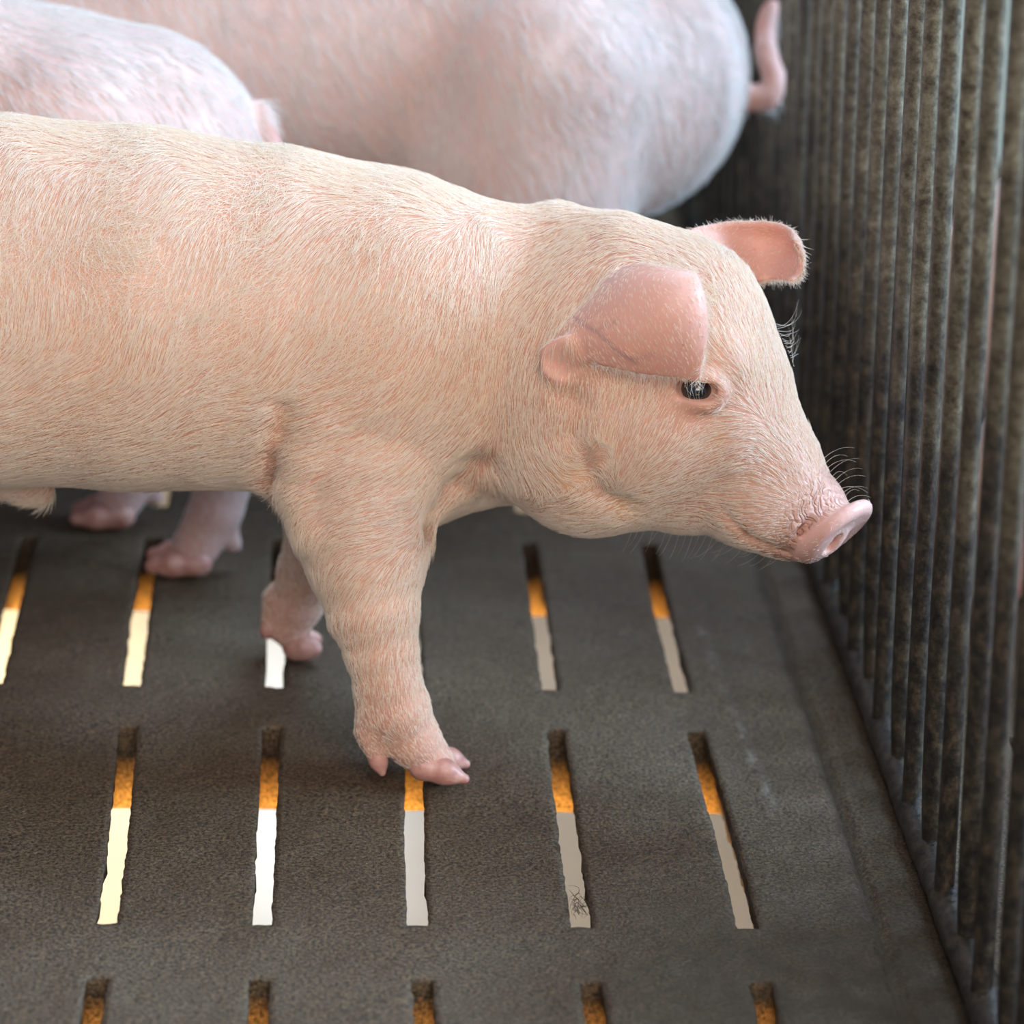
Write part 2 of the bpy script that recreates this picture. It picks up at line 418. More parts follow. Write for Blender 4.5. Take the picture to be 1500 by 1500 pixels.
    for dep in depths:
        lv = Vt[used].copy(); lv[:, 0] += sgnx*flare[dep]; q = lv.copy(); q[:, 2] = dep*3
        jit = 0.0003 if dep < 0.002 else 0.0006
        lv[:, 2] = -dep
        lv[:, 0] += cnoise(q, 500)*jit; lv[:, 1] += cnoise(q+3, 500)*jit
        V.append(lv); cur = mp+off
        Fc.append(np.stack([prev[:, 0], prev[:, 1], cur[:, 1], cur[:, 0]], -1)[:, ::-1])
        prev = cur; off += len(lv)
    # underside
    ub = Vt*np.array([1, 1, 0])+np.array([0, 0, -TH]); 
    fx = np.array([x0]+[h[i] for h in sorted(set((h[0], h[1]) for h in holes)) for i in (0, 1)]+[x1])
    fv = np.array([0.0]+[(-1, 1)[i]*flare[TH] for h in sorted(set((h[0], h[1]) for h in holes)) for i in (0, 1)]+[0.0])
    inrow = np.zeros(X.shape, bool)
    for xa, xb, ya, yb in holes: inrow |= (Y > ya-1e-5) & (Y < yb+1e-5)
    ub[:, 0] += (np.interp(X, fx, fv)*inrow).ravel(); V.append(ub); Fc.append((top+off)[:, ::-1])
    V = np.concatenate(V); Fc = np.concatenate(Fc)
    o = link_mesh(name, V, Fc, CONC)
    pd = np.zeros(len(V)); pd[:len(Vt)] = dirt.ravel(); vattr(o, 'dirt', pd)
    ps = np.zeros(len(V)); ps[:len(Vt)] = scar.ravel(); vattr(o, 'scar', ps)
    tag(o, kind='structure')
    return o
slab('floor', -0.62, 0.3575, -0.46, 1.28, range(-8, 5), range(-1, 5))
slab('floor.001', 0.3650, 1.60, -0.46, 1.28, range(6, 22), range(-1, 5), xoff=0.02, fine=False)
slab('floor.002', -1.6, 1.60, -1.75, -0.462, range(-22, 22), range(-6, -2), fine=False)
slab('floor.003', -1.6, -0.622, -0.46, 1.28, range(-22, -9), range(-1, 5), fine=False)
slab('floor.004', -1.6, 1.6, 1.345, 2.9, (), (), fine=False)  # unseen slab behind the wall, added to stop pit light bouncing up

# ------------------------------------------------------------------ ground under the floor, walls
def box(name, lo, hi, m, kind=None, parent=None):
    (x0, y0, z0), (x1, y1, z1) = lo, hi
    V = [(x0, y0, z0), (x1, y0, z0), (x1, y1, z0), (x0, y1, z0), (x0, y0, z1), (x1, y0, z1), (x1, y1, z1), (x0, y1, z1)]
    o = link_mesh(name, V, [(0, 3, 2, 1), (4, 5, 6, 7), (0, 1, 5, 4), (1, 2, 6, 5), (2, 3, 7, 6), (3, 0, 4, 7)], m, parent, smooth=False)
    if kind: tag(o, kind=kind)
    return o
PIT = plain('pale_pit_plaster', (0.52, 0.60, 0.66), 0.7, noise=(5.0, (0.60, 0.68, 0.74)))
box('ground', (-2.6, -1.8, -0.66), (2.6, 3.2, -0.60), PIT, 'structure')
DWALL = plain('dark_block_wall', (0.030, 0.035, 0.045), 0.8, noise=(14.0, (0.055, 0.060, 0.070)), bump=0.5, bscale=60.0)
box('wall_back', (-1.0, 1.285, -0.044), (0.45, 1.34, 0.45), DWALL, 'structure')
PWALL = plain('pale_green_wall', (0.40, 0.44, 0.36), 0.8, noise=(9.0, (0.50, 0.54, 0.46)))
box('wall_back.001', (0.455, 1.285, -0.044), (1.05, 1.34, 0.45), PWALL, 'structure')

# ------------------------------------------------------------------ bar fence
FX = 0.3600
def tube(path, rad, nseg=14, capped=True):
    path = np.asarray(path, float); n = len(path); rad = np.broadcast_to(rad, (n,) if np.ndim(rad) < 2 else (n, nseg))
    T = np.gradient(path, axis=0); T /= np.linalg.norm(T, axis=1)[:, None]
    ref = np.array([0, 1.0, 0.001]) if abs(T[0, 1]) < 0.9 else np.array([1.0, 0, 0])
    V = []
    for i in range(n):
        u = np.cross(T[i], ref); u /= np.linalg.norm(u); w = np.cross(T[i], u)
        ang = np.arange(nseg)/nseg*2*math.pi
        rr = rad[i][:, None] if np.ndim(rad[i]) else rad[i]
        V.append(path[i]+rr*(np.cos(ang)[:, None]*u+np.sin(ang)[:, None]*w))
    V = np.concatenate(V)
    Fs = []
    for i in range(n-1):
        for j in range(nseg):
            k = (j+1) % nseg
            Fs.append((i*nseg+j, i*nseg+k, (i+1)*nseg+k, (i+1)*nseg+j))
    if capped:
        Fs.append(tuple(range(nseg))[::-1]); Fs.append(tuple((n-1)*nseg+j for j in range(nseg)))
    return V, Fs
fence = tag(empty('bar_fence', (FX, 0.4, 0.0)), 'tall rusty steel pen fence of close upright round bars beside the piglet\'s snout', 'fence')
BR = 0.0044; BS = 0.0435; HB = 0.47
ny_ = 420
ry = np.linspace(-0.42, 1.27, ny_)
rp = np.stack([np.full(ny_, FX+0.0015), ry, np.full(ny_, 0.0078)], -1)
angs = np.arange(14)/14*2*math.pi
RR = 0.0084*(1+0.05*np.sin(ry*2*math.pi/0.0052)[:, None]*np.clip(np.sin(ry*2*math.pi/(2*BS)+1.2), 0, 1)[:, None]
             + 0.06*cnoise(np.stack([np.tile(ry[:, None], (1, 14)), np.tile(np.cos(angs)*.01, (ny_, 1)), np.tile(np.sin(angs)*.01, (ny_, 1))], -1), 160))
Vr, Fr = tube(rp, RR)
link_mesh('bottom_rail', Vr, Fr, RUST, fence)
Vt_, Ft_ = tube(np.stack([np.full(60, FX-0.02), np.linspace(-0.42, 1.27, 60), np.full(60, HB)], -1), 0.0095)
link_mesh('top_rail', Vt_, Ft_, RUST, fence)
for i in range(38):
    yb = -0.3365+BS*i+random.uniform(-.0018, .0018)
    sgn = 1 if i % 2 else -1
    zs = np.concatenate([[0.006, 0.010, 0.018, 0.028, 0.045], np.linspace(0.07, HB, 26)])
    lean = -0.030+random.uniform(-.002, .002)
    off = sgn*0.0003+(0.0040 if sgn > 0 else 0.0)*np.exp(-zs/0.02)
    path = np.stack([FX+off+lean*zs+0.0001*np.sin(zs*21+i), yb+0.0003*np.sin(zs*17+2*i)+random.uniform(-.01, .01)*zs*0.4, zs], -1)
    q = np.stack([np.full((len(zs), 14), i*3.1), np.tile(zs[:, None], (1, 14)), np.tile(angs*.01, (len(zs), 1))], -1)
    rad = BR*(1+random.uniform(-.04, .06))*(1+0.015*cnoise(q, 90)+0.22*np.exp(-zs/0.006)[:, None])
    V, Fs = tube(path, rad)
    link_mesh('bar', V, Fs, RUST, fence)

# ------------------------------------------------------------------ hair
def add_hair(name, parent, V, Q, N, density, direction, length, radius, count, mask_fn=None, lift=0.22, mat_=HAIR, clump=0.0022, jit=0.055, seed=1):
    r = np.random.default_rng(seed)
    tri = np.concatenate([Q[:, [0, 1, 2]], Q[:, [0, 2, 3]]])
    a, b, c = V[tri[:, 0]], V[tri[:, 1]], V[tri[:, 2]]
    ar = np.linalg.norm(np.cross(b-a, c-a), axis=1)*density[tri].mean(1)
    cdf = np.cumsum(ar); cdf /= cdf[-1]
    t = np.searchsorted(cdf, r.random(count))
    u = r.random((count, 2)); fl_ = u.sum(1) > 1; u[fl_] = 1-u[fl_]
    w0 = 1-u.sum(1)
    P = w0[:, None]*a[t]+u[:, :1]*b[t]+u[:, 1:]*c[t]
    n = w0[:, None]*N[tri[t, 0]]+u[:, :1]*N[tri[t, 1]]+u[:, 1:]*N[tri[t, 2]]
    n /= np.linalg.norm(n, axis=1)[:, None]
    d = direction(P, n)
    # direction drifts slowly over the coat and in small tufts
    cell = np.round(P/clump)*clump
    drift = np.stack([cnoise(cell+3.1, 900), cnoise(cell+7.7, 900), cnoise(cell+1.7, 900)], -1)*0.012
    drift += np.stack([cnoise(P+3, 60), cnoise(P+5, 60), cnoise(P+8, 60)], -1)*0.04
    d = d+drift+r.normal(0, jit, P.shape)
    d -= (d*n).sum(1)[:, None]*n; d /= np.maximum(np.linalg.norm(d, axis=1), 1e-9)[:, None]
    Lh = length(P)*r.uniform(0.6, 1.2, count)
    lf = lift*r.uniform(0.4, 1.5, count)
    pts = np.empty((count, 4, 3))
    for k, s in enumerate((0, 0.33, 0.67, 1.0)):
        pts[:, k] = P+d*(Lh*s)[:, None]+n*(Lh*lf*(s-0.55*s*s)-0.0003*(s == 0))[:, None]
    if parent is not None: pts -= np.array(parent.location)
    hc = bpy.data.hair_curves.new(name)
    hc.add_curves([4]*count)
    hc.attributes['position'].data.foreach_set('vector', pts.astype(np.float32).ravel())
    ra = hc.attributes.new('radius', 'FLOAT', 'POINT')
    rad = (radius*r.uniform(0.75, 1.25, count))[:, None]*np.array([1.0, 0.9, 0.65, 0.2])[None]
    ra.data.foreach_set('value', rad.astype(np.float32).ravel())
    hc.materials.append(mat_)
    o = bpy.data.objects.new(name, hc); COL.objects.link(o); o.parent = parent
    return o
def strands(name, parent, list_of_paths, radius, m=HAIR):
    hc = bpy.data.hair_curves.new(name); hc.add_curves([len(p) for p in list_of_paths])
    pts = np.concatenate(list_of_paths)-np.array(parent.location)
    hc.attributes['position'].data.foreach_set('vector', pts.astype(np.float32).ravel())
    ra = hc.attributes.new('radius', 'FLOAT', 'POINT')
    rad = np.concatenate([radius*np.linspace(1, 0.3, len(p)) for p in list_of_paths])
    ra.data.foreach_set('value', rad.astype(np.float32)); hc.materials.append(m)
    o = bpy.data.objects.new(name, hc); COL.objects.link(o); o.parent = parent
    return o

# ------------------------------------------------------------------ the piglet
YB = 0.207
HY = math.radians(24)
HF = np.array([math.cos(HY), -math.sin(HY), 0]); HS = np.array([-math.sin(HY), -math.cos(HY), 0])
HP0 = np.array([0.165, YB-0.002, 0.15])
def hp(px, py, s=0.0):                   # point on the head, s metres to the near side of its midplane
    d = ray(px, py); return CAM+d*((((HP0-CAM)@HS)+s)/(d@HS))
def rpx(P, r): return r*((P-CAM)@_F)/FPX
def bez(ctrl, n=70):                     # tensor Bezier patch
    C = np.array(ctrl, float); m1, m2 = C.shape[0]-1, C.shape[1]-1
    t = np.linspace(0, 1, n)
    B = lambda m: np.stack([math.comb(m, i)*t**i*(1-t)**(m-i) for i in range(m+1)], -1)
    return np.einsum('ui,vj,ijk->uvk', B(m1), B(m2), C), t

piglet = tag(empty('piglet', (0.0, YB, 0.0)), 'pink piglet with pale bristles in front, sniffing head down at the fence bars', 'pig')
VX = 0.0016
B = Body((-0.36, 0.095, -0.004), (0.352, 0.325, 0.345), VX)
near = (0, 1, 0)
def A(px, py, Y, r): P = at(px, py, Y); return (P, rpx(P, r))
def H(px, py, r, s=0.0): P = hp(px, py, s); return (P, rpx(P, r))
# trunk
c0 = A(0, 440, YB, 268)[0]
trunk = [((c0[0]-0.215, YB, c0[2]-0.004), 0.070), ((c0[0]-0.14, YB, c0[2]+0.000), 0.082), A(0, 441, YB, 268), A(200, 452, YB, 264), A(400, 469, YB, 250), A(560, 498, YB, 236)]
B.chain(trunk, k=0.02, sq=near, fac=0.93)
B.chain([A(560, 498, YB, 228), A(700, 526, YB, 198), A(800, 536, YB, 202), (hp(890, 545), rpx(hp(890, 545), 196))], k=0.02, sq=near, fac=0.92)
# nape
B.chain([A(700, 350, YB, 26), A(820, 348, YB, 42), (hp(905, 362), rpx(hp(905, 362), 42))], k=0.02, sq=near, fac=1.4)
# head
B.chain([H(890, 545, 196), H(950, 545, 178)], k=0.012, sq=HS, fac=0.90)
B.chain([H(930, 462, 122), H(985, 480, 116)], k=0.015, sq=HS, fac=1.22)
B.chain([H(985, 480, 124), H(1056, 586, 104), H(1124, 686, 80), H(1168, 736, 60)], k=0.015, sq=HS, fac=1.02)
B.chain([H(930, 640, 112), H(1010, 680, 100), H(1090, 728, 64), H(1145, 762, 46)], k=0.02, sq=HS, fac=1.02)
B.chain([H(1150, 742, 56), H(1192, 764, 50)], k=0.012, sq=HS, fac=1.05)
# cheek, jowl
B.ball(hp(905, 640, 0.028), 0.029, k=0.02, sq=HS, fac=0.85)
B.ball(hp(850, 680, 0.026), 0.029, k=0.022, sq=HS, fac=0.85)
B.ball(hp(905, 640, -0.028), 0.029, k=0.02, sq=HS, fac=0.85)
# cheek-bone and brow on both sides
for s in (1, -1):
    B.chain([(hp(1010, 530, s*0.026)*1.0, 0.013), (hp(1050, 535, s*0.024), 0.012)], k=0.014)
    B.chain([(hp(985, 640, s*0.030), 0.015), (hp(1060, 640, s*0.022), 0.012)], k=0.02)
    B.ball(hp(1100, 745, s*0.016), 0.014, k=0.015)
# shoulder and near foreleg
B.chain([A(560, 470, YB-0.022, 180), A(540, 600, YB-0.026, 152), A(530, 700, YB-0.038, 124)], k=0.018, sq=near, fac=0.80)
B.chain([A(528, 690, 0.165, 118), A(532, 760, 0.158, 100)], k=0.008)
B.chain([A(532, 760, 0.158, 102), A(537, 820, 0.150, 84), A(546, 890, 0.142, 66), A(558, 950, 0.138, 52), A(567, 990, 0.136, 46), A(580, 1035, 0.136, 47), A(604, 1082, 0.138, 39), A(630, 1112, 0.139, 30), A(652, 1128, 0.139, 18)], k=0.008)
B.chain([A(553, 1010, 0.136, 30), A(546, 1070, 0.136, 24), A(548, 1095, 0.134, 17)], k=0.006)
B.chain([A(590, 1050, 0.150, 30), A(570, 1085, 0.156, 20)], k=0.006)
# far foreleg, foot drawn back
B.chain([A(520, 660, YB+0.030, 110), A(480, 770, 0.262, 58), A(450, 840, 0.276, 42), A(436, 885, 0.279, 35), A(424, 915, 0.281, 29), A(434, 942, 0.281, 21)], k=0.010)
B.chain([A(410, 880, 0.281, 26), A(397, 918, 0.279, 14)], k=0.005)
# hindquarters (outside the frame)
xr = c0[0]-0.19; zr = c0[2]
for s, dx in ((-1, 0.0), (1, 0.045)):
    yy = YB+s*0.036
    B.chain([((xr, yy, zr-0.01), 0.052), ((xr+0.01+dx, yy+s*.008, zr-0.075), 0.036)], k=0.015)
    B.chain([((xr+0.01+dx, yy+s*.008, zr-0.075), 0.034), ((xr-0.035+dx, YB+s*.05, 0.082), 0.018), ((xr-0.025+dx, YB+s*.05, 0.035), 0.0125), ((xr-0.008+dx, YB+s*.05, 0.014), 0.011)], k=0.008)
tl = [((xr-0.072, YB, zr+0.045), 0.006)]
for t in np.linspace(0.1, 1, 12):
    tl.append(((xr-0.085-0.018*t-0.010*math.cos(6*t), YB+0.012*math.sin(6*t), zr+0.045-0.02*t), 0.0055-0.003*t))
B.chain(tl, k=0.003)
# belly sheath
B.chain([A(-20, 690, YB, 36), A(45, 712, YB, 24), A(62, 722, YB, 17)], k=0.012)
# fore chest between legs
B.chain([A(600, 690, YB, 82), A(680, 660, YB, 72)], k=0.02)
def surf_along(px, py):                    # first surface point along a view ray
    d = ray(px, py); ts = np.linspace(1.25, 1.75, 1500)
    P = CAM+ts[:, None]*d; g = np.round((P-B.lo)/VX).astype(int)
    ok = ((g >= 0) & (g < B.n)).all(1); val = np.full(len(ts), 1.0)
    val[ok] = B.f[tuple(g[ok].T)]
    i = np.argmax(val < 0); return P[i]
# folds: elbow crease, armpit, jowl fold
def groove(pts, r, k=0.006): B.chain([(p, r) for p in pts], k=k, sub=True)
def carve(pix, r, k, sink=0.0):
    groove([surf_along(*p)+sink*_F for p in pix], r, k)
cp = [(surf_along(*p), r) for p, r in (((420, 600), 0.0002), ((412, 640), 0.0014), ((406, 680), 0.0026), ((401, 714), 0.0030))]
B.chain(cp, k=0.012, sub=True)
B.chain([(surf_along(478, 610)+_F*0.010, 0.0095), (surf_along(450, 665)+_F*0.0072, 0.0095), (surf_along(440, 712)+_F*0.0065, 0.0095), (surf_along(458, 770)+_F*0.010, 0.010)], k=0.008)
carve([(696, 688), (670, 716), (652, 745)], 0.0030, 0.016)
carve([(842, 590), (836, 640), (850, 690), (880, 725), (915, 742)], 0.0008, 0.014)
groove([at(700, 690, 0.135), at(668, 722, 0.140), at(640, 765, 0.145)], 0.0042, 0.012)
# ears
def ear(rows, th0=0.0030, th1=0.0014, k=0.006, n=80):
    S, t = bez(rows, n)                    # u root->tip, v across
    u = np.linspace(0, 1, n)[:, None]*np.ones((1, n)); v = np.ones((n, 1))*np.linspace(0, 1, n)[None]
    edge = np.minimum(np.minimum(v, 1-v)*6, 1)
    th = th1+(th0-th1)*(1-u)**1.5*edge
    B.cloud(S.reshape(-1, 3), th.ravel(), k)
    return S
near_ear = ear([
    [hp(905, 402, 0.036), hp(875, 430, 0.050), hp(845, 480, 0.055), hp(812, 512, 0.050)],
    [hp(930, 372, 0.052), hp(905, 420, 0.070), hp(872, 478, 0.072), hp(850, 508, 0.062)],
    [hp(985, 402, 0.056), hp(970, 430, 0.074), hp(930, 500, 0.076), hp(905, 560, 0.062)],
    [hp(1018, 402, 0.052), hp(1020, 450, 0.070), hp(1000, 490, 0.072), hp(955, 535, 0.060)],
    [hp(1014, 398, 0.048), hp(1046, 448, 0.057), hp(1030, 520, 0.058), hp(1020, 556, 0.052)]])
# ear base cup
S2, _ = bez([[hp(798, 530, 0.060), hp(794, 506, 0.060), hp(830, 498, 0.062)], [hp(796, 556, 0.062), hp(815, 540, 0.056), hp(850, 520, 0.058)], [hp(835, 552, 0.054), hp(850, 556, 0.050), hp(872, 536, 0.052)]], 40)
B.cloud(S2.reshape(-1, 3), np.full(1600, 0.0022), 0.005)
far_ear = ear([
    [hp(1000, 345, -0.030), hp(1040, 350, -0.040), hp(1075, 385, -0.040), hp(1095, 412, -0.034)],
    [hp(1040, 322, -0.046), hp(1072, 345, -0.058), hp(1095, 372, -0.058), hp(1112, 412, -0.046)],
    [hp(1100, 329, -0.056), hp(1125, 338, -0.068), hp(1128, 356, -0.068), hp(1130, 404, -0.050)],
    [hp(1160, 318, -0.056), hp(1180, 330, -0.062), hp(1180, 350, -0.058), hp(1148, 404, -0.044)],
    [hp(1162, 350, -0.036), hp(1182, 372, -0.040), hp(1178, 408, -0.036), hp(1160, 410, -0.030)]], th0=0.003, th1=0.0014)
# snout disc
sd_c = hp(1223, 778)
dn_ = hp(1250, 812)-hp(1222, 776); dn_ = dn_/np.linalg.norm(dn_)-0.30*_F; dn_ = dn_/np.linalg.norm(dn_)       # disc faces down-forward
e1 = hp(1272, 752)-hp(1184, 822); e1 -= (e1@dn_)*dn_; e1 /= np.linalg.norm(e1)
e2 = np.cross(dn_, e1); e2 /= np.linalg.norm(e2)
rim = []
for a in np.linspace(0, 2*math.pi, 60, endpoint=False):
    rim.append(sd_c+e1*0.0158*math.cos(a)*(1.06 if math.cos(a) > 0 else 1)+e2*0.0170*math.sin(a))
S3 = []; T3 = []
for q in np.linspace(0, 1, 14):
    for p in rim:
        S3.append(sd_c+(p-sd_c)*q); T3.append(0.0033+0.0006*q)
B.cloud(S3, T3, 0.0028)
for s in (1, -1):                          # nostrils
    cN = sd_c+dn_*0.005+e2*s*0.0068-e1*0.001
    B.cone(cN+e1*0.0025, cN-e1*0.0030, 0.0026, 0.0030, k=0.002, sub=True)
# crease behind the disc, mouth line
groove([sd_c-dn_*0.007+e1*0.020*math.cos(a)+e2*0.020*math.sin(a) for a in np.linspace(-2.4, 2.4, 16)], 0.0009, 0.005)
for s in (1, -1):
    groove([hp(1150, 812, s*0.019), hp(1100, 782, s*0.026), hp(1062, 757, s*0.034), hp(1046, 742, s*0.039)], 0.0016, 0.004)
    B.ball(hp(1048, 744, s*0.038), 0.0030, k=0.004, sub=True)
# eye sockets
# eyelids are drawn around where the cheek surface really is
eyeS = hp(1022, 572, 0.0)
for ss in np.linspace(0.06, 0.0, 200):
    p = hp(1022, 572, ss); g = np.round((p-B.lo)/VX).astype(int)
    if B.f[tuple(g)] < 0: eyeS = p; sE = ss; break
EYES = []
def mirror(p): return p-2*((p-HP0)@HS)*HS
for mir in (False, True):
    m_ = mirror if mir else (lambda p: p)
    c = hp(1021, 571, sE-0.0050)
    lidp = []
    cen = hp(1022, 574, sE+0.0005)
    for a in np.linspace(0, 2*math.pi, 22):
        lidp.append(hp(1021+32*math.cos(a), 571+19*math.sin(a)+3*math.cos(a), sE-0.0002-0.0035*abs(math.cos(a))**2))
    for p, q in zip(lidp[:-1], lidp[1:]): B.cone(m_(p), m_(q), 0.0015, 0.0015, k=0.006)
    B.cone(m_(hp(1006, 569, sE+.002)), m_(hp(1036, 573, sE+.001)), 0.0050, 0.0047, k=0.0012, sub=True, sq=(0, 0, 1), fac=0.9)
    EYES.append(m_(c))
PV, PQ = B.mesh(3)
PN = vnormals(PV, PQ)

def near_pts(V, pts, r, soft):
    d = np.full(len(V), 9.0)
    for p in pts: d = np.minimum(d, np.linalg.norm(V-np.asarray(p), axis=1))
    return np.clip((r-d)/soft+0.0, 0, 1)
def seg_d(V, pts):
    d = np.full(len(V), 9.0)
    for a, b in zip(pts[:-1], pts[1:]):
        a = np.asarray(a); b = np.asarray(b); ab = b-a; t = np.clip(((V-a)@ab)/max(ab@ab, 1e-12), 0, 1)
        d = np.minimum(d, np.linalg.norm(V-(a+t[:, None]*ab), axis=1))
    return d
def sheet_d(V, S):
    pts = S[::4, ::4].reshape(-1, 3); lo = pts.min(0)-.01; hi = pts.max(0)+.01
    d = np.full(len(V), 9.0); sel = np.flatnonzero(((V > lo) & (V < hi)).all(1))
    d[sel] = np.sqrt(((V[sel][:, None]-pts[None])**2).sum(-1)).min(1); return d
earm = np.clip((0.0045-np.minimum(np.minimum(sheet_d(PV, near_ear), sheet_d(PV, far_ear)), sheet_d(PV, S2)))/0.0015, 0, 1)
axd = (PV-sd_c)@dn_
snd = np.linalg.norm(PV-sd_c, axis=1)
snout = np.clip((0.030-snd)/0.010, 0, 1)
disc = np.clip((0.0245-snd)/0.002, 0, 1)*np.clip((axd+0.0055)/0.002, 0, 1)
eyem = np.clip((0.020-np.minimum(np.linalg.norm(PV-EYES[0], axis=1), np.linalg.norm(PV-EYES[1], axis=1)))/0.009, 0, 1)
footm = np.clip((0.055-PV[:, 2])/0.03, 0, 1)*0.3
pink = np.clip(np.maximum.reduce([earm*0.75, snout*0.6, disc*0.95, eyem*0.35, footm]), 0, 1)
px_ = proj(PV)
nearside = np.clip(-PN[:, 1]*2, 0, 1)
yel = np.exp(-((seg_d(PV, [hp(1052, 600, 0.03), hp(1043, 640, 0.036)]))/0.004)**2)*0.8
yel = np.maximum(yel, 0.45*np.exp(-(seg_d(PV, [hp(830, 690, 0.05), hp(850, 740, 0.04), hp(900, 748, 0.035), hp(930, 715, 0.04)])/0.010)**2))
yel = np.maximum(yel, 0.25*np.exp(-(seg_d(PV, [at(425, 760, 0.14), at(470, 880, 0.135), at(510, 950, 0.135)])/0.007)**2))
vein = np.zeros(len(PV))
for pth in ([(840, 465), (875, 487), (905, 515), (930, 530)], [(930, 530), (955, 518)], [(870, 484), (905, 470)]):
    pts = [hp(x, y, 0.060) for x, y in pth]
    pr = np.array(pth, float)
    dd = np.full(len(PV), 99.0)
    for a, b in zip(pr[:-1], pr[1:]):
        ab = b-a; t = np.clip(((px_-a)@ab)/(ab@ab), 0, 1); dd = np.minimum(dd, np.linalg.norm(px_-(a+t[:, None]*ab), axis=1))
    vein = np.maximum(vein, np.exp(-(dd/3.2)**2)*earm*(0.6 if len(pth) > 2 else 0.3)*(PN[:, 1] < 0))
dark = near_pts(PV, [hp(1048, 744, sE+.0), hp(1048, 744, 0.036)], 0.004, 0.003)*0.5
dark = np.maximum(dark, near_pts(PV, [sd_c+dn_*0.002+e2*s*0.0068-e1*0.001 for s in (1, -1)], 0.0035, 0.002)*0.7)
body = link_mesh('body', PV, PQ, SKIN, piglet)
for nme, val in (('pink', pink), ('yellow', yel), ('vein', vein), ('dark', dark), ('wrinkle', np.clip((0.034-snd)/0.010, 0, 1)*(1-disc)*(axd < -0.001))):
    vattr(body, nme, val)
# eyes
def sphere_mesh(c, r, n=28):
    V = [(0, 0, r)]; Fs = []
    for i in range(1, n):
        th = math.pi*i/n
        for j in range(2*n):
            ph = math.pi*j/n; V.append((r*math.sin(th)*math.cos(ph), r*math.sin(th)*math.sin(ph), r*math.cos(th)))
    V.append((0, 0, -r)); m = 2*n
    for j in range(m): Fs.append((0, 1+j, 1+(j+1) % m))
    for i in range(n-2):
        for j in range(m): Fs.append((1+i*m+j, 1+(i+1)*m+j, 1+(i+1)*m+(j+1) % m, 1+i*m+(j+1) % m))
    for j in range(m): Fs.append((len(V)-1, 1+(n-2)*m+(j+1) % m, 1+(n-2)*m+j))
    return np.array(V)+np.asarray(c), Fs
for e in EYES:
    V, Fs = sphere_mesh(e, 0.0074); link_mesh('eye', V, Fs, EYE, piglet)
# claws
def claw(parent, heel, tip, r0, r1, name='hoof', vox=0.0007, sole=None):
    heel = np.array(heel); tip = np.array(tip)
    lo = np.minimum(heel, tip)-r0-0.004; hi = np.maximum(heel, tip)+r0+0.004
    C = Body(lo, hi, vox)
    mid = heel*0.45+tip*0.55+np.array([0, 0, r0*0.18])
    C.chain([(heel, r0), (mid, (r0*.55+r1*.45)*1.08), (tip+np.array([0, 0, r1*.6]), r1)], k=0.003)
    if sole is not None:                  # flat sole on the floor
        sl, P = C.region(lo, hi); C.f[sl] = np.maximum(C.f[sl], sole-P[..., 2])
    V, Q = C.mesh(1)
    return link_mesh(name, V, Q, HOOF, parent)
claw(piglet, at(620, 1122, 0.133), at(680, 1145, 0.129), 0.0070, 0.0024, sole=0.0008)
claw(piglet, at(634, 1106, 0.149), at(682, 1123, 0.153), 0.0060, 0.0022, sole=0.0008)
claw(piglet, at(548, 1098, 0.134), at(560, 1135, 0.131), 0.0046, 0.0016, 'dewclaw')
claw(piglet, at(572, 1085, 0.157), at(578, 1108, 0.157), 0.0044, 0.0024, 'dewclaw')
claw(piglet, at(434, 948, 0.276), at(461, 955, 0.272), 0.0070, 0.0034, sole=0.0008)
claw(piglet, at(430, 940, 0.290), at(462, 942, 0.292), 0.0066, 0.0032, sole=0.0008)
claw(piglet, at(396, 916, 0.278), at(391, 930, 0.276), 0.0042, 0.0026, 'dewclaw')
for s, dx in ((-1, 0.0), (1, 0.045)):
    for q in (-1, 1):
        claw(piglet, (xr-0.008+dx, YB+s*.05+q*.0065, 0.0085), (xr+0.016+dx, YB+s*.05+q*.0075, 0.004), 0.0072, 0.0032, sole=0.0008)

